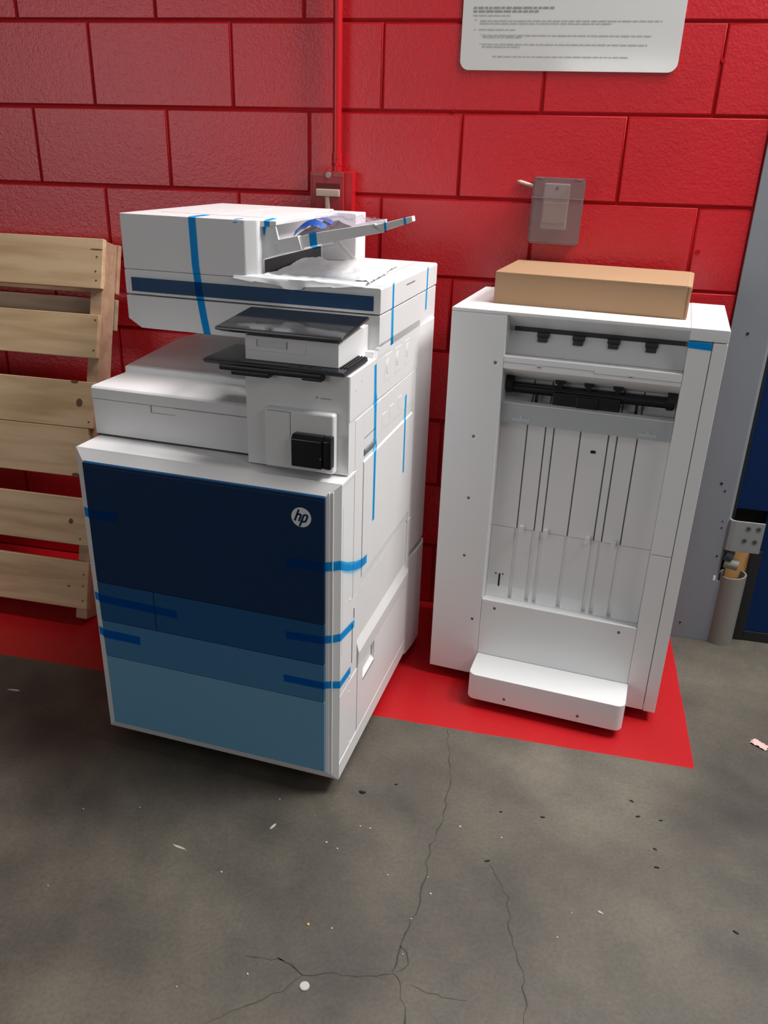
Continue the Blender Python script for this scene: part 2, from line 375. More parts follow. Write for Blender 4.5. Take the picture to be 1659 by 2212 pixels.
# round emblem on the navy door: white disc, letters h and p cut by slanted strokes
lx, lz, lr = .5092, .6785, .0205
m = MB(); m.cyl((lx, -.0185, lz), (lx, -.0190, lz), lr, 48); m.build('logo_disc', [LOGOW], fd)
m = MB(); sh = .36
def stroke(pts, wd):
    path, ws = [], []
    P = [Vector((lx + u + v*sh, -.0194, lz + v)) for u, v in pts]
    for i, p in enumerate(P):
        d = (P[min(i+1, len(P)-1)] - P[max(i-1, 0)]).normalized()
        path.append(p); ws.append(Vector((d.z, 0, -d.x)) * wd)
    m.strip(path, ws)
wd = .0040
arc = lambda cx, cz, rx, rz, a0, a1, n=10: [(cx + rx*math.cos(R(a0+(a1-a0)*i/n)), cz + rz*math.sin(R(a0+(a1-a0)*i/n))) for i in range(n+1)]
stroke([(-.0105, -.0085), (-.0105, .0160)], wd)                                    # h stem, up to the rim
stroke([(-.0105, .0050)] + [(-.0060, .0063)] + arc(-.0052, .0038, .0034, .0025, 90, 0, 5) + [(-.0018, -.0085)], wd)
stroke([(.0035, .0063), (.0035, -.0190)], wd)                                      # p stem, down to the rim
stroke([(.0035, .0063), (.0085, .0063)] + arc(.0085, .0035, .0032, .0028, 90, 0, 4) + [(.0117, -.0055)] + arc(.0085, -.0055, .0032, .0028, 0, -90, 4) + [(.0035, -.0083)], wd)
m.build('logo_lettering', [NAVY], fd, recalc=False)

# paper output block at the left
m = MB()
m.prism([(.083, .7535), (.083, .8300), (.09, .8300), (.09, .7535)], 'x', -.007, .371, .0008)
m.prism([(.0825, .8312), (.0825, .853), (.0865, .8575), (.211, .8575), (.212, .869), (.215, .8712), (.30, .8775), (.45, .888), (.548, .884), (.548, .76), (.088, .76), (.088, .8312)], 'x', -.008, .371, .0010)
m.box(-.004, .371, .0845, .10, .7485, .7548, mi=3)
m.box(.1325, .1340, .0822, .0835, .8150, .8300, mi=1); m.box(.1340, .19, .0823, .0835, .8145, .8152, mi=2); m.box(.19, .35, .0820, .0840, .8299, .8314, mi=2)
m.build('output_bin', [WHITE, SEAM, PRINTG, DARK], PX)
m = MB()
m.box(.371, .583, .042, .22, .7515, .9475, .0025); m.box(.371, .578, .20, .55, .7515, .9600, .001); m.box(.0, .578, .545, .60, .7515, .97, .001)
m.cyl((.5185, .0424, .9010), (.5185, .0416, .9010), .0022, 12, 1)
for i in range(6): m.box(.5265+i*.0036, .5290+i*.0036, .0416, .0424, .8990, .9016, mi=1)
m.build('front_column', [WHITE, PRINTG], PX)
m = MB(); m.box(.416, .5600, .0222, .0445, .7575, .8765, .0055, 3)
m.prism([(.398, .762), (.418, .758), (.418, .866), (.400, .862)], 'y', .0385, .044, .001)
m.box(.4715, .4724, .0217, .0235, .826, .8725, mi=1); m.box(.425, .4718, .0217, .0228, .8720, .8727, mi=1)
m.build('cover_plate', [WHITE, SEAM], PX)
m = MB(); m.prism([(.0, .7735), (.0, .8290), (.0075, .8365), (.0235, .8365), (.0235, .7735)], 'x', .4815, .5445, .0028, 2)
m.prism([(.002, .7740), (.002, .8300), (.0085, .8365), (.0235, .8365), (.0235, .7740)], 'x', .5450, .5610, .0028, 2)
m.cyl((.541, .0004, .795), (.541, -.0006, .795), .0012, 10, 1)
o = m.build('card_reader', [SHINYBLK, PRINTG], PX); o['label'] = 'black card reader block'

# control panel
m = MB()
m.prism([(.022, .9500), (.016, .9560), (.018, .9590), (.030, .9600), (.156, .9600), (.160, .9500)], 'x', .297, .580, .0016)
m.box(.326, .535, .024, .05, .9390, .9505, .003); m.box(.352, .430, .022, .045, .9325, .942, .002); m.box(.495, .535, .023, .045, .9360, .942, .002)
m.box(.372, .470, .0195, .0395, .9595, .9605, mi=1)
for i in range(3): m.box(.563+i*.006, .5655+i*.006, .045, .150, .9598, .9625, .0006)
for i in range(3): m.cyl((.49+i*.02, .033, .9600), (.49+i*.02, .033, .9606), .0035, 12, 1)
o = m.build('control_panel_base', [BLACK, DARK], PX); o['label'] = 'black control panel tray'
m = MB(); m.prism([(.042, .9602), (.042, 1.0060), (.218, 1.0110), (.218, .9470), (.158, .9470), (.158, .9602)], 'x', .3735, .5610, .0018)
m.box(.399, .459, .0413, .043, .9865, .9995, mi=2); m.box(.3985, .3997, .0411, .043, .9870, 1.000, mi=1); m.box(.4585, .4597, .0411, .043, .9862, 1.000, mi=1)
m.box(.380, .497, .0414, .043, .9795, .9803, mi=2); m.box(.4965, .4973, .0414, .043, .9795, .998, mi=2)
m.build('control_panel_housing', [WHITE, SEAM, PANELW], PX)
Ms = Matrix.Translation((0, .030, 1.0075)) @ Matrix.Rotation(math.atan2(.0125, .155), 4, 'X')
m = MB(); t = bmesh.new()
lo = [(.330, .012, 0), (.560, .012, 0), (.560, .150, .002), (.330, .150, .002)]
mi_ = [(.318, .0, .0065), (.5725, .0, .0065), (.5725, .158, .0065), (.318, .158, .0065)]
hi = [(.319, .001, .0115), (.5715, .001, .0115), (.5715, .157, .0115), (.319, .157, .0115)]
vs = [[t.verts.new(p) for p in q] for q in (lo, mi_, hi)]
for A, B in zip(vs, vs[1:]):
    for i in range(4): t.faces.new((A[i], A[(i+1) % 4], B[(i+1) % 4], B[i]))
t.faces.new(vs[0][::-1]); t.faces.new(vs[2]); bmesh.ops.bevel(t, geom=[e for e in t.edges], offset=.001, segments=1, affect='EDGES')
m.add(t, 0, Ms); sc_ = m.build('touch_screen', [SHINYBLK], PX); sc_['label'] = 'black tilted touch screen'
m = MB(); m.box(.321, .5695, .0055, .1555, .0113, .0119, M=Ms); m.build('screen_glass', [GLASS], sc_)

# scanner and document feeder
m = MB()
m.prism([(.009, .978), (.040, .9590), (.568, .9590), (.580, .955), (W-.001, .953), (W-.001, 1.0282), (.009, 1.0282)], 'y', .218, .686, .0015)
m.prism([(.575, .962), (.583, .9475), (.5845, .9475), (.5845, .965)], 'y', .214, .30, .0005)
m.build('scanner_base', [WHITE], PX)
m = MB(); m.prism([(.0095, 1.0312), (.0095, 1.0800), (.0115, 1.0822), (W-.003, 1.0822), (W, 1.0795), (W, 1.0312)], 'y', .2175, .687, .0018)
m.box(.5355, .5363, .235, .66, .0 + 1.0815, 1.0826, mi=1); m.box(.44, .5355, .405, .4065, 1.0815, 1.0826, mi=1)
m.box(.5845, .5853, .405, .475, 1.0640, 1.0665, mi=1, M=None)
m.build('scanner_lid', [WHITE, SEAM], PX)
m = MB(); m.box(.044, .5700, .2155, .2185, 1.0372, 1.0662, .0006); m.prism([(.025, 1.0372), (.044, 1.0372), (.044, 1.0662), (.025, 1.0662)], 'y', .2168, .2185)
o = m.build('blue_stripe', [STRIPE], PX); o['label'] = 'dark blue stripe along the scanner front'
m = MB()
m.prism([(.0092, .218), (.2925, .218), (.2945, .2185), (.3150, .232), (.3170, .236), (.3170, .676), (.0092, .676)], 'z', 1.0825, 1.1945, .0022)
m.box(.315, .4005, .60, .676, 1.0825, 1.1915, .002)
m.prism([(.315, 1.1925), (.352, 1.1935), (.352, 1.1855), (.315, 1.180)], 'y', .245, .61, .0012)
m.box(.06, .30, .30, .3012, 1.1940, 1.1952, mi=1); m.box(.19, .1912, .30, .60, 1.1940, 1.1952, mi=1)
m.box(.3160, .3176, .262, .585, 1.0830, 1.1150, mi=2)
m.build('document_feeder', [WHITE, PANELW, DARK], PX)
m = MB()
m.prism([(.3165, 1.185), (.345, 1.1915), (.3535, 1.158), (.357, 1.130), (.3165, 1.117)], 'y', .252, .258, .0008, mi=1)
m.prism([(.3535, 1.158), (.3985, 1.168), (.407, 1.1415), (.357, 1.130)], 'y', .2455, .262, .0015)
m.prism([(.345, 1.152), (.4293, 1.1745), (.5575, 1.1990), (.5755, 1.1835), (.43, 1.151), (.357, 1.130)], 'y', .250, .262, .0010)
t = bmesh.new()                                                 # tray floor, right edge running back at a slant
tf = lambda x: 1.1745 + (x-.4293)*.191 if x > .4293 else 1.152 + (x-.345)*.267
ring = [(.345, .262), (.4293, .262), (.556, .262), (.535, .33), (.478, .588), (.345, .588)]
up_ = [t.verts.new((x, y, tf(x)-.011)) for x, y in ring]; dn_ = [t.verts.new((x, y, tf(x)-.018)) for x, y in ring]
t.faces.new(up_); t.faces.new(dn_[::-1])
for i in range(6): t.faces.new((up_[i], dn_[i], dn_[(i+1) % 6], up_[(i+1) % 6]))
m.add(t)
m.prism([(.345, 1.152), (.4293, 1.1745), (.478, 1.184), (.478, 1.168), (.43, 1.151), (.357, 1.130)], 'y', .588, .60, .0010)
m.prism([(.5475, 1.1935), (.632, 1.2165), (.634, 1.2065), (.57, 1.184)], 'y', .250, .272, .0014)
ft = m.build('feeder_tray', [WHITE, PANELW], PX)
m = MB(); t = bmesh.new(); m.add(t); m.cyl((.37, .555, 1.133), (.446, .505, 1.0850), .0045, 8); m.cyl((.362, .56, 1.128), (.38, .55, 1.140), .006, 8); m.build('tray_strut', [WHITE], ft)

# right-hand side panels
X0, X1 = .578, W
m = MB(); m.box(X0, X1-.001, .0435, .205, .8585, .9470, .0012); m.prism([(.205, .8585), (.543, .8535), (.543, .9695), (.31, .9715), (.222, .9730), (.205, .948)], 'x', X0, X1-.001, .0010)
for i, (y0, z0) in enumerate(((.26, .885), (.335, .885), (.415, .887))):
    m.box(X1-.0014, X1-.0005, y0, y0+.05, z0, z0+.055, .0004); m.cyl((X1-.001, y0+.025, z0+.03), (X1+.0001, y0+.025, z0+.03), .015, 24); m.cyl((X1-.0005, y0+.025, z0+.03), (X1+.0004, y0+.025, z0+.03), .009, 20)
for y, z in ((.075, .915), (.11, .925), (.46, .945)): m.cyl((X1-.002, y, z), (X1-.0005, y, z), .003, 10, 1)
m.build('side_cover', [WHITE, PANELW], PX)
m = MB()
m.box(X0, X1-.001, .0795, .1310, .4590, .8530, .0010); m.box(X0, X1-.001, .131, .53, .7790, .8530, .0010); m.box(X0, X1-.001, .5115, .53, .4590, .779, .0010)
m.box(X0, X1-.004, .1305, .512, .4590, .481, .0005)
m.prism([(X0, .480), (X1-.0018, .4865), (X1, .4875), (X1, .7480), (X1-.003, .7530), (X0, .7560)], 'y', .1335, .5105, .0007)
m.box(X0, X1-.0018, .206, .5105, .754, .7785, .0005); m.box(X0-.006, X0-.004, .131, .207, .752, .781, mi=2)
m.box(X1-.0016, X1-.0006, .1330, .2080, .7995, .8010, mi=1)
for i, y0 in enumerate((.255, .31, .375)): m.box(X1-.0012, X1-.0004, y0, y0+.03, .787+.003*i, .815+.003*i, .0004)
sd = m.build('side_door', [WHITE, SEAM, SLOT], PX)
m = MB(); m.prism([(.5865, .7755), (.5865, .769), (.580, .752), (.574, .752), (.574, .7775)], 'y', .1355, .204, .001)
o = m.build('latch_handle', [HANDLEG], sd); o['label'] = 'grey latch handle'
m = MB()
m.box(X0, X1-.001, .0022, .0770, .2620, .7480, .0010); m.box(X0, X1-.001, .0022, .1185, .0850, .2605, .0010); m.box(X0, X1-.002, .0785, .1150, .2620, .4565, .0008)
m.box(X1-.0016, X1-.0006, .0120, .0130, .36, .70, mi=1); m.box(X1-.0022, X1-.0008, .0890, .0910, .408, .432, mi=2); m.box(X1-.0018, X1-.0007, .0790, .0803, .30, .398, mi=2)
for y, z in ((.0708, .0772+.012), (.0643, .2328), (.0657, .2736), (.062, .468)): m.cyl((X1-.002, y, z), (X1-.0002, y, z), .0032, 12, 3)
m.build('front_side_strip', [WHITE, PANELW, SEAM, LOGOW], PX)
m = MB()                                                        # lower side panel with pull recess and small grip
A0, A1 = .1195, .5350
m.box(X0, X1-.005, A0, .53, .30, .4565, .0006)
m.prism([(X0, .332), (X1-.005, .332), (X1+.002, .3035), (X1+.0025, .3010), (X1, .2610), (X0, .2610)], 'y', A0, A1, .0006)
m.box(X0, X1, A0, .156, .0880, .2612); m.box(X0, X1, .2435, A1, .0880, .2612, 0); m.box(X0, X1, .156, .2435, .0880, .2080)
m.prism([(X0-.004, .2215), (X1, .2080), (X1, .200), (X0-.004, .20)], 'y', .156, .2435); m.box(X0-.005, X0-.001, .156, .2435, .20, .2612)
m.box(X0, X1-.001, A0, A1, .0520, .0862, .0008); m.box(.5, X1-.001, A1-.02, .545, .052, .4565, .001)
m.build('lower_side_panel', [WHITE], PX)
m = MB()
for z0, z1 in ((.030, .338), (.352, 1.024)):
    m.prism([(.02, .548), (.577, .536), (.586, .548), (.5925, .60), (.5945, .655), (.588, .680), (.56, .688), (.02, .688)] if z1 < .5 else [(.02, .548), (.577, .536), (.585, .548), (.590, .62), (.5905, .66), (.586, .680), (.56, .688), (.02, .688)], 'z', z0, z1 if z1 < .5 else .9545, .003)
m.box(.03, .57, .56, .675, .33, .36)
m.build('rear_cover', [WHITE], PX, angle=50)
def caster(x, y, z1, parent, r=.019):
    q = MB(); q.cyl((x-.009, y, r), (x+.009, y, r), r, 22); q.box(x-.014, x+.014, y-.014, y+.016, r+.004, z1, .002); q.cyl((x-.0125, y, r), (x+.0125, y, r), .006, 10)
    q.build('caster', [RUBBER], parent)
for x, y in ((.07, .09), (.515, .09), (.07, .60), (.53, .50)): caster(x, y, .045, PX)

# blue packing tape on the printer
def tape(path, w, parent=PX, label=None):
    q = MB(); q.strip(path, w); o = q.build('packing_tape', [TAPE], parent, recalc=False)
    o['label'] = 'blue packing tape strip'; return o
tape([(.178, .285, 1.1952), (.1785, .2225, 1.1952), (.1785, .2172, 1.1935), (.181, .2168, 1.10), (.1845, .2168, 1.067), (.1845, .2150, 1.066), (.1875, .2150, 1.037), (.1880, .2168, 1.030), (.193, .2174, .995), (.1995, .2174, .9585), (.202, .235, .9580)], (.0168, 0, 0))
tape([(.275, .2175, 1.188), (.276, .2195, 1.1952), (.277, .25, 1.1952)], (.008, 0, 0))
tape([(.332, .2445, 1.182), (.332, .2445, 1.1925), (.330, .256, 1.1946), (.322, .31, 1.1946)], (.012, 0, 0))
tape([(.3225, .2512, 1.165), (.3235, .2512, 1.186)], [(.003, 0, 0), (.010, 0, 0)])
tape([(.4275, .30, 1.1610), (.4285, .2625, 1.1755), (.4285, .2495, 1.1752), (.431, .2493, 1.150), (.437, .2555, 1.1455), (.449, .33, 1.148)], (.0155, 0, .003))
for x, z1, z0 in ((.5795, 1.2035, 1.185), (.6185, 1.2140, 1.200)):
    tape([(x-.002, .30, z1+.0006), (x-.001, .2494, z1), (x+.001, .2494, z0), (x+.002, .30, z0-.001)], (.0042, 0, .001))
tape([(.5856, .3030, 1.0835), (.5858, .3035, 1.03), (.5856, .3060, .975), (.5850, .3065, .955)], [(0, .011, 0), (0, .011, 0), (0, .013, 0), (0, .022, 0)])
tape([(.5856, .5900, 1.0835), (.5858, .5895, 1.03), (.5857, .5890, .984)], (0, .010, 0))
tape([(.5852, .1950, .9370), (.5856, .1975, .8800), (.5862, .1995, .862), (.5856, .2010, .848), (.5858, .2030, .78), (.588, .204, .76), (.5862, .2045, .745), (.5858, .2050, .591)], [(0, .0125, 0), (0, .0125, 0), (0, .019, 0), (0, .013, 0), (0, .0125, 0), (0, .0125, 0), (0, .0125, 0), (0, .0125, 0)])
tape([(.5856, .4400, .8120), (.5858, .4420, .6180)], (0, .0105, 0))
ym = -.0189
tape([(-.0004, .006, .603), (.0035, -.0024, .605), (.0225, -.0142, .609), (.0252, ym, .610), (.094, ym, .611)], (0, 0, .0215))
tape([(-.0004, .006, .398), (.0035, -.0024, .400), (.0225, -.0142, .405), (.0252, ym, .406), (.218, ym, .402)], (0, 0, .0195))
tape([(-.0004, .006, .307), (.0035, -.0024, .310), (.0225, -.0142, .314), (.0252, ym, .315), (.120, ym, .3145)], (0, 0, .0215))
tape([(.476, ym, .5760), (.5562, ym, .5775), (.5592, -.0142, .5780), (.5685, -.0107, .5785), (.5817, -.0025, .5795), (.5855, .0, .5790), (.5875, .03, .5620), (.5905, .075, .5430), (.5890, .12, .5270), (.5875, .1600, .5190)], (0, 0, .0205))
tape([(.472, ym, .4060), (.5562, ym, .4100), (.5592, -.0142, .4105), (.5685, -.0107, .411), (.5817, -.0025, .4125), (.5855, .0, .4125), (.5860, .0875, .3975)], (0, 0, .0185))
tape([(.465, ym, .2980), (.5562, ym, .2985), (.5592, -.0142, .2985), (.5685, -.0107, .2985), (.5817, -.0025, .2965), (.5855, .0, .2955), (.5858, .0670, .2905)], (0, 0, .0180))

def pworld(x, y, z):   # printer-local to world
    return PX_M @ Vector((x, y, z))
PX_M = Matrix.Translation((.374, -.8605, 0)) @ Matrix.Rotation(R(-4.5), 4, 'Z')

# crumpled white foam sheet lying on the scanner lid
def foam(u, v):
    A, B, Cc, D = Vector((.325, .222)), Vector((.552, .246)), Vector((.525, .556)), Vector((.320, .50))
    p = (A*(1-u)+B*u)*(1-v) + (D*(1-u)+Cc*u)*v
    n = noise.noise(Vector((u*5, v*5, 3.1))); n2 = noise.noise(Vector((u*13, v*13, 8.)))
    z = 1.0852 + .0095*abs(n) + .006*abs(n2) + .003*abs(noise.noise(Vector((u*30, v*30, 2.))))
    z += .020*math.exp(-((u-.22)**2+(v-.62)**2)/.03) + .012*math.exp(-((u-.55)**2+(v-.85)**2)/.02)
    x, y = p.x + .006*noise.noise(Vector((u*6, v*2, 1))), p.y + .004*n
    return (x, y, z)
def foam_flap(u, v):    # front edge hanging over the lid front
    x = .268 + .285*u; e = .5*(1-abs(2*u-.9)); e = max(0, min(1, e*2))
    st = .75 + .35*(1 if math.sin(u*17) > .3 else 0)
    n = noise.noise(Vector((u*9, v*2, 5)))
    if v < .5: return (x, .245-.056*v + .002*n, 1.0868 + .004*abs(n) + .002*(1-v))
    k = (v-.5)*2
    return (x + .006*n*k, .2155 - .004*k + .0015*n, 1.0862 + .003*abs(n)*(1-k) - k*(.003 + .015*e*st) )
FO = thing('foam_sheet', PX_M @ Vector((.42, .36, 1.0826)), -4.5, 'crumpled white foam sheet lying on the scanner lid under the feeder tray', 'foam sheet')
m = MB(); m.grid(foam, 40, 36); m.grid(foam_flap, 44, 10)
bmesh.ops.translate(m.bm, vec=(-.42, -.36, -1.0826), verts=m.bm.verts)
o = m.build('sheet', [FOAM], FO, angle=60, recalc=False)

# clear bag of accessories on the feeder tray
BG = thing('accessory_bag', PX_M @ Vector((.46, .40, 1.170)), -4.5, 'clear crinkled plastic bag of accessories resting on the feeder tray', 'plastic bag')
def tray_z(x): return 1.160 + (x-.4293)*.218 + .0015
def bag(u, v):
    x = .362 + (.178 - .045*v)*u; y = .268 + .29*v
    ed = max(0, min(1, 4*u, 4*(1-u), 4*v, 4*(1-v)))
    n = noise.noise(Vector((u*7, v*7, 2.))); n2 = noise.noise(Vector((u*19, v*19, 4.)))
    z = tray_z(x) + .002 + ed**.6*(.030 + .016*math.exp(-((u-.22)**2)/.05) - .012*u + .012*n + .007*n2)
    return (x + .004*n2 - .46, y + .005*n - .40, z - 1.170)
m = MB(); m.grid(bag, 46, 46); m.build('bag_film', [CLEAR], BG, angle=20, recalc=False)
def lump(u, v):
    x = .364 + .095*u; y = .272 + .17*v; s = math.sin(math.pi*u)**.5*math.sin(math.pi*v)**.5
    return (x - .46, y - .40, tray_z(x) + .001 + .030*s + .006*noise.noise(Vector((u*6, v*8, 1)))*s - 1.170)
m = MB(); m.grid(lump, 20, 20); o = m.build('bundled_cable', [DARK], BG, recalc=False); o['label'] = 'dark cable bundle inside the bag'
m = MB(); P = [(.368+.07*i/12 - .46, .30 - .40, tray_z(.368+.07*i/12) + .018 + .016*math.sin(math.pi*i/12) - 1.170) for i in range(13)]
m.strip(P, (0, .012, .011)); P2 = [(a, b+.045, c+.006) for a, b, c in P]; m.strip(P2, (0, .035, .0))
o = m.build('blue_band', [plain('bright_blue_plastic', (.01, .09, .42), .4)], BG, recalc=False); o['label'] = 'bright blue band'

# ------------------------------------------------------------------ finisher
FX = thing('paper_finisher', (1.0764, -.3906, 0), -6.5, 'white floor standing paper finisher with recessed slotted front and a low front foot', 'finisher')
FX_M = Matrix.Translation((1.0764, -.3906, 0)) @ Matrix.Rotation(R(-6.5), 4, 'Z')
FW = .601; SCREWS = []
def screws(parent):
    for x, y, z in SCREWS:
        q = MB(); q.cyl((x+.0008, y-.0004, z-.0012), (x+.0008, y+.002, z-.0012), .0058, 20, 0); q.cyl((x, y-.0006, z+.0008), (x, y+.002, z+.0008), .0042, 18, 1)  # pale disc set low and behind paints the screw's lower highlight
        q.build('screw', [SCREWL, SCREWM], parent)
    SCREWS.clear()
m = MB(); m.box(.001, FW-.001, .10, .355, .032, .999, .001); m.box(.001, .129, .002, .12, .032, .999); m.box(.5235, FW-.001, .004, .12, .032, .975); m.box(.12, .53, .04, .11, .05, .26)
m.build('finisher_body', [WHITE2], FX)
m = MB(); m.box(0, .1295, 0, .11, .030, .9985, .0012)
for x, z in ((.111, .888), (.0735, .7035), (.073, .5417), (.0738, .3811), (.1084, .1992)):
    SCREWS.append((x, 0, z))
screws(m.build('left_panel', [WHITE2], FX))
m = MB(); m.box(0, .5215, 0, .356, .9990, 1.0070, .0012); m.box(.5223, FW, 0, .356, .9805, 1.0072, .0016)
m.build('top_cover', [WHITE2], FX)
m = MB(); m.box(.5228, .5698, 0, .05, .4718, .9785, .0010); m.box(.5228, .5698, 0, .05, .0320, .4698, .0010); m.build('column_cover', [WHITE2], FX)
m = MB(); m.box(.5714, FW, 0, .355, .0300, .9790, .0014); m.box(.5697, .5716, .003, .02, .05, .979, mi=1); m.build('right_panel', [WHITE2, SEAM], FX)
XA, XB = .1297, .5224
m = MB()                                                        # upper exit: sloped faces either side of the black slot
m.prism([(.0035, .9988), (.055, .9670), (.062, .9670), (.062, .9988)], 'x', XA, XB)
m.prism([(.055, .9560), (.030, .9070), (.064, .9070), (.064, .9560)], 'x', XA, XB)
m.box(XA, XB, .062, .10, .90, .999)
m.build('exit_cover', [PANELW], FX, angle=10)
m = MB(); m.box(XA+.010, XB-.003, .0560, .0635, .9570, .9665, mi=0)
o = m.build('exit_slot', [DARK], FX); o['label'] = 'black exit slot'
for x in (.2075, .2880, .3660, .4480):
    m = MB(); m.box(x-.0115, x+.0115, .0405, .0545, .9370, .9480, .002); m.box(x-.014, x+.014, .046, .0570, .9470, .9575, .0015); m.build('roller_tab', [DARK], o)
m = MB(); m.box(XA, XB, .0, .064, .8775, .9065, .0016)
m.box(XA, .335, -.0004, .002, .8925, .8931, mi=1); m.box(.335, XB, -.0004, .002, .8875, .8881, mi=1); m.box(.3345, .3352, -.0004, .002, .8876, .893, mi=1)
for x in (.2125, .4150): m.box(x-.008, x+.008, -.0004, .002, .8870, .8938, .0008, mi=2); m.box(x-.004, x+.004, -.0007, .002, .8868, .8890, mi=1)
m.prism([(.004, .8775), (.088, .836), (.10, .836), (.10, .8775)], 'x', XA, XB)
m.build('cross_bar', [WHITE2, SEAM, PANELW], FX)
m = MB()                                                        # slotted recess back
xs = [.194, .238, .258, .3208, .3855, .405, .450]
eg = [XA] + sum([[x-.0016, x+.0016] for x in xs], []) + [XB]
for i in range(0, len(eg), 2):
    m.prism([(.045, .4612), (.045, .745), (.092, .80), (.092, .86), (.10, .86), (.10, .797), (.05, .742), (.05, .4612)], 'x', eg[i], eg[i+1], .0006)
eg = [XA] + sum([[x-.0048, x+.0048] for x in xs], []) + [XB]
for i in range(0, len(eg), 2):
    m.prism([(.045, .4604), (.045, .290), (.038, .262), (.036, .2585), (.06, .2585), (.06, .4604)], 'x', eg[i], eg[i+1], .0016)
m.box(XA, XB, .0478, .058, .255, .4604); m.prism([(.049, .4604), (.049, .742), (.098, .80), (.098, .86), (.104, .86), (.104, .80), (.055, .74), (.055, .4604)], 'x', XA, XB, mi=1)
m.box(.1595, .1645, .0442, .047, .2870, .3250, .001, mi=2)
for x, z in ((.152, .3240), (.1705, .3245)): m.cyl((x, .0443, z), (x, .046, z), .0022, 10, 2)
m.box(.3490, .3610, .0443, .047, .6860, .6935, .0006, mi=2); m.cyl((.437, .0443, .502), (.437, .046, .502), .0025, 10)
o = m.build('recess_back', [WHITE2, SLOT, BLACK], FX)
for x in (.2065, .2680, .3720, .4345):
    m = MB(); m.box(x-.0055, x+.0055, .0335, .0455, .4520, .4735, .002); m.build('guide_tab', [WHITE2], o)
m = MB(); m.prism([(.026, .742), (.024, .787), (.027, .7915), (.050, .7905), (.050, .748), (.042, .738)], 'x', XA, XB, .0010)
m.box(XA, XB, .0240, .050, .7893, .7922, .0008, mi=1)
for x in (.180, .470): m.box(x-.022, x+.022, .0240, .026, .7480, .7560, .001, mi=2); m.box(x-.004, x+.004, .0236, .026, .7555, .763, .001, mi=2)
m.build('grey_bar', [GREYBAR, PANELW, plain('bar_emboss_grey', (.53, .56, .575), .4)], FX)
m = MB(); m.cyl((.136, .070, .8185), (.505, .070, .8215), .0128, 24); m.cyl((.150, .0565, .829), (.250, .0565, .8298), .0015, 6, 1)
o = m.build('roller_shaft', [BLACK, DARK], FX)
m = MB(); m.box(.245, .400, .046, .084, .784, .822, .003); m.box(.30, .352, .042, .06, .790, .818, .003); m.build('roller_housing', [BLACK], o)
for x in (.257, .324, .390):
    m = MB(); m.box(x-.011, x+.011, .060, .078, .8395, .8500, .001); m.box(x-.006, x+.006, .062, .076, .826, .842); m.build('roller_clip', [BLACK], o)
for x in (.205, .437):
    m = MB(); m.box(x-.0035, x+.0035, .062, .074, .7875, .812, .001); m.build('roller_pin', [BLACK], o)
for x in (.1325, .5035):
    m = MB(); m.cyl((x-.003, .070, .8275), (x+.015, .070, .8275), .0205, 22); m.box(x-.003, x+.013, .062, .078, .806, .846, .002); m.build('roller_end_cap', [BLACK], FX)
m = MB(); m.prism([(0, .10), (0, .2640), (.002, .2662), (.045, .2568), (.06, .2568), (.06, .10)], 'x', XA+.0005, XB-.0003, .0006)
for x, z in ((.1647, .2429), (.4812, .2433)): SCREWS.append((x, 0, z))
m.box(XB-.001, XB+.001, .001, .02, .03, .26, mi=3); m.box(.131, .522, .003, .05, .035, .10)
screws(m.build('apron_panel', [WHITE2, SCREWL, SCREWM, SEAM], FX))
# foot with rounded front corners
rc = .020; fx0, fx1, fy = .1305, .5250, -.105
pts = [(fx0, 0)] + [(fx0+rc-rc*math.cos(R(a)), fy+rc-rc*math.sin(R(a))) for a in range(0, 91, 15)] + [(fx1-rc+rc*math.sin(R(a)), fy+rc-rc*math.cos(R(a))) for a in range(0, 91, 15)] + [(fx1, 0)]
m = MB(); m.prism(pts, 'z', .0255, .1005, .0022, 2)
for x, z in ((.229, .0440), (.416, .0435)): SCREWS.append((x, fy, z))
screws(m.build('front_foot', [WHITE2], FX, angle=40))
for x, y in ((.165, -.045), (.462, -.060), (.06, .30), (.54, .30), (.54, .08)): caster(x, y, .035, FX, .0125)
tape([(.5215, -.0004, .9725), (.5703, -.0004, .9705)], (0, 0, .0165), FX)

# cardboard box on the finisher
CM = FX_M @ Matrix.Translation((.0745, .100, 1.0072)) @ Matrix.Rotation(R(-1.2), 4, 'Z')
CX = thing('cardboard_box', CM.translation, -7.7, 'flat brown cardboard box lying on top of the white finisher', 'box')
cw, cd, ch = .4365, .275, .0735
m = MB(); m.box(0, cw, 0, cd, 0, ch-.0025, .0015); m.box(cw-.003, cw+.0006, .004, cd-.004, .003, ch-.004, .001); m.box(cw-.0065, cw-.0045, -.0006, .002, .004, ch-.004, mi=1); m.box(.215, cw-.012, -.0012, .004, -.0002, .0012, mi=1); m.build('box_body', [CARD, CARDE], CX)  # dark strips: right-hand seam, and painted shadow gap under the front
m = MB(); m.prism([(-.0012, ch-.004), (-.0012, ch-.0012), (.002, ch), (cd-.02, ch+.0005), (cd, ch-.001), (cd, ch-.0035), (.002, ch-.0028)], 'x', .001, cw-.010, .0006); m.prism([(cw-.0100, ch-.003), (cw-.010, ch-.0005), (cw+.001, ch-.003), (cw+.0022, ch-.012), (cw+.0004, ch-.012)], 'y', .002, cd-.002, .0005)
m.box(.300, .372, -.0016, .006, ch-.0022, ch-.0003, .0005, mi=1)  # pale strip paints the highlight along the front tuck slot
m.build('lid', [CARD, plain('tuck_slot_highlight', (.62, .42, .27), .8)], CX)

# ------------------------------------------------------------------ pallet leaning on the wall
PL = bpy.data.objects.new('wooden_pallet', None); C.objects.link(PL)
tag(PL, 'pale pine wooden pallet standing on edge against the red wall beside the printer', 'pallet')
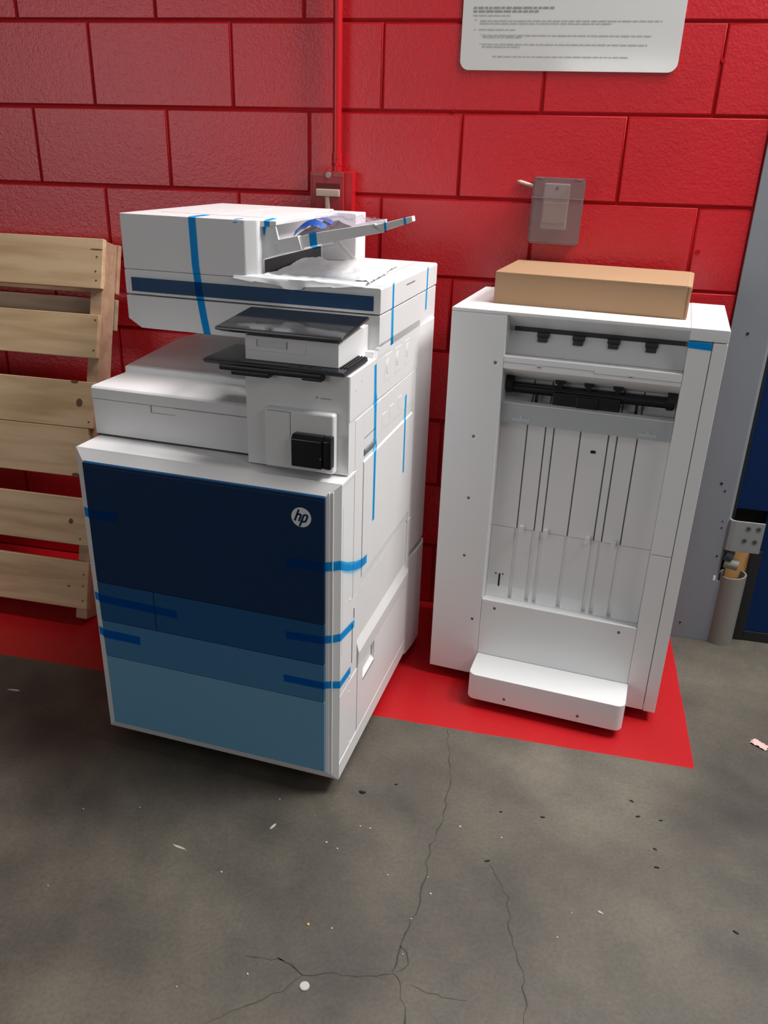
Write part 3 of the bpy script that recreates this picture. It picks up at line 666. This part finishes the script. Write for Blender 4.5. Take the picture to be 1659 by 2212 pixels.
# local: x to the right end (0 = right end), y = into pallet thickness, z up along the leaning face
lean = math.atan2(.3084, 1.024)
PL.location = (.045, -.1105 - 1.0694*math.sin(lean) - .0345*math.sin(lean), 1.0808 - (1.0694+.0345)*math.cos(lean))
PL.rotation_euler = (-lean, 0, 0)
H = 1.0694 + .0345
def board(name, s0, s1, xr, mat, y0=0., y1=.017, xl=-1.21, knots=(), nails=()):
    q = MB(); q.box(xl, xr, y0, y1, H-s1, H-s0, .0015, 1)
    for x, s, a, b in knots:
        t = bmesh.new(); bmesh.ops.create_circle(t, cap_ends=True, segments=14, radius=1)
        bmesh.ops.transform(t, matrix=Matrix.Translation((x, y0-.0004, H-s)) @ Matrix.Rotation(R(90), 4, 'X') @ Matrix.Diagonal((a, b, 1, 1)), verts=t.verts); q.add(t, 1)
    for x, s in nails: q.cyl((x, y0-.0005, H-s), (x, y0+.001, H-s), .003, 8, 1)
    o = q.build(name, [mat, KNOT], PL); return o
board('deck_board', 0, .1374, .0, WOOD, nails=((-.018, .05), (-.02, .09), (-.017, .115)), knots=((-.02, .03, .02, .002),))
board('deck_board', .2097, .3328, -.004, WOOD, nails=((-.014, .225), (-.015, .31)))
board('deck_board', .4005, .5335, -.008, WOOD, knots=((-.052, .462, .010, .012), (-.07, .403, .012, .005)), nails=((-.02, .515),))
board('deck_board', .5350, .6768, -.020, WOOD, knots=((-.052, .672, .014, .006),))
board('deck_board', .7400, .8783, -.004, WOOD, knots=((-.062, .81, .007, .008),), nails=((-.03, .86),))
board('deck_board', .9284, 1.0694, .002, WOOD, nails=((-.013, .965), (-.014, 1.0), (-.013, 1.045)), knots=((-.06, 1.005, .004, .003),))
for x in (-.006, -.60, -1.172):
    q = MB(); q.box(x-.037, x, .0172, .0845, 0, H-.002, .0015, 1); q.build('stringer', [WOODS], PL)
for s0, s1, xr in ((.0, .14, .0), (.155, .245, .0), (.95, 1.08, 0.)):
    o = board('back_board', s0, s1, xr, WOODG if s0 == .155 else WOODS, .0848, .1005); o['label'] = 'board on the wall side'

# ------------------------------------------------------------------ things on the wall
SG = thing('wall_sign', (1.265, -.003, 1.52), 0, 'white rounded notice sign with small grey print on the red wall', 'sign')
m = MB(); sw, shh, sr = .259, .40, .022
pts = []
for cx, cz, a0 in ((sw-sr, shh-sr, 0), (-sw+sr, shh-sr, 90), (-sw+sr, sr, 180), (sw-sr, sr, 270)):
    pts += [(cx + sr*math.cos(R(a0+a)), cz + sr*math.sin(R(a0+a))) for a in range(0, 91, 15)]
m.prism(pts, 'y', -.001, .0025, .0006); m.build('sign_board', [SIGNW], SG)
m = MB()
def textline(x0, x1, z, h, mi):
    x = x0
    while x < x1:
        wl = min(random.uniform(.006, .022), x1-x)
        m.poly([(x-1.265, -.0014, z-h/2-1.52), (x+wl-1.265, -.0014, z-h/2-1.52), (x+wl-1.265, -.0014, z+h/2-1.52), (x-1.265, -.0014, z+h/2-1.52)], mi); x += wl + .0028
for x0, x1, z, h, k in ((1.032, 1.224, 1.653, .0042, 1), (1.032, 1.188, 1.6457, .0042, 1), (1.032, 1.122, 1.637, .0026, 0), (1.050, 1.475, 1.626, .0028, 0), (1.050, 1.362, 1.6205, .0028, 0), (1.0375, 1.041, 1.628, .0025, 0),
                        (1.047, 1.136, 1.6075, .0026, 0), (1.0365, 1.0395, 1.6075, .0026, 0), (1.058, 1.456, 1.5955, .0028, 0), (1.058, 1.152, 1.5915, .0026, 0), (1.052, 1.0545, 1.597, .0026, 0), (1.058, 1.448, 1.5765, .0028, 0), (1.058, 1.150, 1.571, .0026, 0), (1.052, 1.0545, 1.578, .0026, 0), (1.086, 1.407, 1.5506, .0024, 0),
                        (1.032, 1.40, 1.70, .004, 0), (1.032, 1.35, 1.72, .004, 0), (1.032, 1.42, 1.74, .004, 0)):
    if k == 0: textline(x0, x1, z, h, 0)
m.build('sign_text', [INK], SG, recalc=False)
m = MB(); textline(1.032, 1.224, 1.653, .0042, 0); textline(1.032, 1.188, 1.6457, .0042, 0); m.build('sign_heading', [INKB], SG, recalc=False)

CD = thing('conduit_pipe', (.699, -.03, 1.277), 0, 'red painted conduit pipe running up the red wall above the alarm pull station', 'pipe')
m = MB(); m.cyl((0, 0, .03), (0, 0, 1.95), .0115, 24); m.build('pipe', [REDPAINT], CD)
m = MB(); m.cyl((0, 0, .0005), (0, 0, .014), .0125, 20); m.cyl((0, 0, .014), (0, 0, .020), .0150, 6); m.cyl((0, 0, .020), (0, 0, .044), .0135, 20); m.cyl((.004, -.0135, .034), (.004, -.0165, .034), .004, 10); m.build('connector', [REDPAINT], CD)
m = MB(); m.box(-.02, .02, .008, .0285, .62, .64, .002); m.cyl((0, 0, .62), (0, 0, .64), .0135, 20); m.build('pipe_strap', [REDPAINT], CD)

AL = thing('fire_alarm_pull_station', (.68, -.0005, 1.21), 0, 'red wall alarm pull station with a cream T-shaped handle, behind the printer', 'alarm')
m = MB(); m.box(-.052, .0645, -.040, 0, -.075, .0665, .003); m.build('back_box', [REDPAINT], AL)
m = MB(); m.box(-.044, .044, -.052, -.040, -.075, .0665, .004); m.box(-.031, .0345, -.0526, -.050, .0245, .0375, .0005, mi=1)
m.box(-.0425, -.012, -.0525, -.051, .0555, .0640, mi=2); m.box(.0165, .042, -.0525, -.051, .0545, .0640, mi=2); m.box(-.033, .036, -.054, -.051, -.07, .0045, .001)
m.build('cover_plate', [REDPLATE, plain('dark_red_recess', (.10, .004, .006), .6), plain('worn_raised_print', (.30, .075, .06), .5)], AL)
m = MB(); m.box(-.0295, .0345, -.062, -.052, .0050, .0235, .0025); m.box(-.0045, .0075, -.060, -.052, -.030, .006, .002); m.box(-.004, .007, -.058, -.052, -.042, -.030, mi=1); o = m.build('pull_handle', [CREAM, DARK], AL); o['label'] = 'cream T-shaped handle'
m = MB(); m.cyl((.0025, -.0515, .0575), (.0025, -.055, .0575), .0080, 18, r2=.007); m.build('lock_screw', [plain('dull_zinc', (.33, .33, .33), .5, metal=.7)], AL)

GD = thing('thermostat_guard', (1.28, -.0005, 1.203), 0, 'smoky clear plastic guard box over a grey wall control, above the cardboard box', 'guard box')
Mg = Matrix.Rotation(R(.6), 4, 'Y')
m = MB(); t = bmesh.new(); bmesh.ops.create_cube(t, size=1)
bmesh.ops.transform(t, matrix=Matrix.Translation((0, -.030, 0)) @ Matrix.Diagonal((.128, .060, .157, 1)), verts=t.verts)
bmesh.ops.bevel(t, geom=t.edges[:], offset=.005, segments=2, affect='EDGES'); bmesh.ops.delete(t, geom=[f_ for f_ in t.faces if f_.calc_center_median().y > -.002], context='FACES')
m.add(t, 0, Mg)
m.box(-.064, .064, -.0625, -.058, .030, .033, .0006, M=Mg); m.box(-.055, -.040, -.061, -.03, .0745, .0790, .001, M=Mg); m.box(.040, .055, -.061, -.03, .0745, .0790, .001, M=Mg)
m.build('clear_cover', [GUARD], GD)
m = MB(); m.box(-.037, .028, -.030, -.001, -.045, .065, .004, M=Mg); m.box(-.034, .025, -.0325, -.029, -.030, .020, .002, mi=1, M=Mg); m.cyl((-.004, -.0315, .054), (-.004, -.029, .054), .0035, 12, 2, M=Mg)
m.build('wall_control', [plain('grey_control_plastic', (.50, .50, .46), .5), plain('beige_control_face', (.50, .46, .36), .5), DARK], GD)
m = MB(); m.box(-.064, .064, -.004, -.001, -.0785, .0785, .001, M=Mg); m.build('base_plate', [plain('smoky_base', (.30, .07, .075), .5)], GD)
ST = thing('wall_stub', (1.2100, -.001, 1.2592), 0, 'small cream stub sticking out of the red wall left of the guard box', 'stub')
m = MB(); m.cyl((.004, .0, .0005), (-.030, -.006, .0095), .0046, 12); m.cyl((-.030, -.006, .0095), (-.036, -.007, .011), .0046, 12, r2=.0018); m.build('stub', [CREAM], ST)

# ------------------------------------------------------------------ litter on the floor
def chip(name, x, y, sx, sy, sz, mat, label, cat, group=None):
    q = MB(); t = bmesh.new(); n = 7; a0 = random.uniform(0, 6)
    lo = [t.verts.new((sx*math.cos(a0+6.283*i/n)*random.uniform(.6, 1), sy*math.sin(a0+6.283*i/n)*random.uniform(.6, 1), 0)) for i in range(n)]
    hi = [t.verts.new((v.co.x*.8, v.co.y*.8, sz*random.uniform(.6, 1.2))) for v in lo]
    t.faces.new(lo[::-1]); t.faces.new(hi)
    for i in range(n): t.faces.new((lo[i], lo[(i+1) % n], hi[(i+1) % n], hi[i]))
    q.add(t); o = q.build(name, [mat]); o.location = (x, y, .0004); o.rotation_euler = (0, 0, random.uniform(-.5, .5)); return tag(o, label, cat, group)
for x, y in [(.477, -1.288), (.433, -1.09), (.835, -.957), (.925, -.985), (.97, -1.05), (.997, -1.061), (1.028, -.989), (1.113, -1.102), (1.192, -1.088), (1.204, -1.125), (1.237, -.937), (1.327, -.947), (1.475, -1.104), (.92, -1.371), (.811, -1.423), (1.177, -1.268), (1.449, -1.165), (1.178, -1.191), (1.038, -1.247), (.548, -1.055), (.789, -1.175), (1.05, -.99)]:
    s = random.uniform(.0018, .0036); chip('debris_chip', x, y, s, s*random.uniform(.5, 1), .0015, CHIPW, 'tiny pale crumb of debris lying on the concrete floor', 'debris', 'pale crumbs on the floor')
for x, y in [(1.077, -.846), (1.319, -.872), (1.41, -.865), (1.616, -.81), (1.664, -.81), (1.304, -1.016), (1.644, -.948), (1.645, -.898), (1.605, -.765), (1.779, -1.072)]:
    s = random.uniform(.004, .008); chip('debris_chip', x, y, s, s*.4, .002, CHIPD, 'tiny dark shred of debris lying on the concrete floor', 'debris', 'dark shreds on the floor')
chip('debris_chip', 1.008, -.890, .009, .005, .004, CHIPD, 'dark bit of rubbish on the floor nearest the printer corner', 'debris')
chip('yellow_bead', .9931, -1.2499, .0035, .0033, .003, YELLOW, 'small yellow bit on the concrete floor', 'debris')
chip('splinter', .6799, -1.1378, .022, .003, .002, CHIPW, 'long pale splinter on the floor in front of the printer', 'splinter')
chip('splinter', .0286, -.7535, .024, .004, .002, CHIPW, 'long pale splinter on the floor below the pallet', 'splinter')
chip('splinter', .848, -1.036, .004, .013, .002, CHIPW, 'short pale splinter on the floor below the printer front', 'splinter')
chip('splinter', 1.529, -1.089, .009, .003, .0015, CHIPW, 'pale flat splinter on the right side of the concrete floor', 'splinter')
q = MB(); q.cyl((0, 0, 0), (0, 0, .0018), .0085, 28); q.cyl((0, 0, .0018), (0, 0, .0024), .0075, 28, r2=.007); o = q.build('round_disc', [COINM]); o.location = (1.0238, -1.3692, .0002); tag(o, 'round dull grey disc on the floor beside the crack', 'disc')
def scrap(u, v):
    n = noise.noise(Vector((u*3, v*3, 9))); r_ = .75+.25*noise.noise(Vector((u*5, v*5, 1)))
    return ((u-.5)*.055*r_, (v-.5)*.030*r_, .0035 + .004*abs(n) + .004*abs(noise.noise(Vector((u*8, v*8, 3)))))
q = MB(); q.grid(scrap, 14, 10); o = q.build('paper_scrap', [PINK], recalc=False); o.location = (1.929, -.483, -.002); o.rotation_euler = (0, 0, R(-35)); tag(o, 'crumpled pinkish scrap of paper on the floor at the right', 'paper scrap')

# ------------------------------------------------------------------ light
def area(name, loc, target, sx, sy, power, col=(1, 1, 1)):
    l = bpy.data.lights.new(name, 'AREA'); l.shape = 'RECTANGLE'; l.size = sx; l.size_y = sy; l.energy = power; l.color = col
    o = bpy.data.objects.new(name, l); C.objects.link(o); o.location = loc
    o.rotation_euler = (Vector(target) - Vector(loc)).to_track_quat('-Z', 'Y').to_euler(); return o
area('high_bay_light', (3.0, -.42, 3.3), (1.1, -.6, .3), 1.5, .7, 118, (1, .99, .97))
area('overhead_light', (1.6, -.16, 4.1), (1.4, -.45, 0), 2.4, .3, 112, (1, .985, .97))
area('front_fill', (3.6, -3.0, 3.4), (1.2, -.4, .6), 1.6, 1.2, 16, (1, .98, .97))  # added fill lamp, brightens the front faces from the right
area('far_opening_left', (-3.8, -7.5, 1.85), (0, 0, 1.3), 3.4, 1.8, 58, (.97, .97, 1))
area('far_clerestory', (1.65, -8.0, 2.235), (1.4, 0, 1.5), 1.25, .13, 6, (1, 1, 1))
wd_ = bpy.data.worlds.new('world'); bpy.context.scene.world = wd_; wd_.use_nodes = True
wd_.node_tree.nodes['Background'].inputs[0].default_value = (1, .99, .98, 1); wd_.node_tree.nodes['Background'].inputs[1].default_value = .085
sc = bpy.context.scene
sc.view_settings.view_transform = 'Standard'; sc.view_settings.look = 'None'; sc.view_settings.exposure = 0; sc.view_settings.gamma = 1
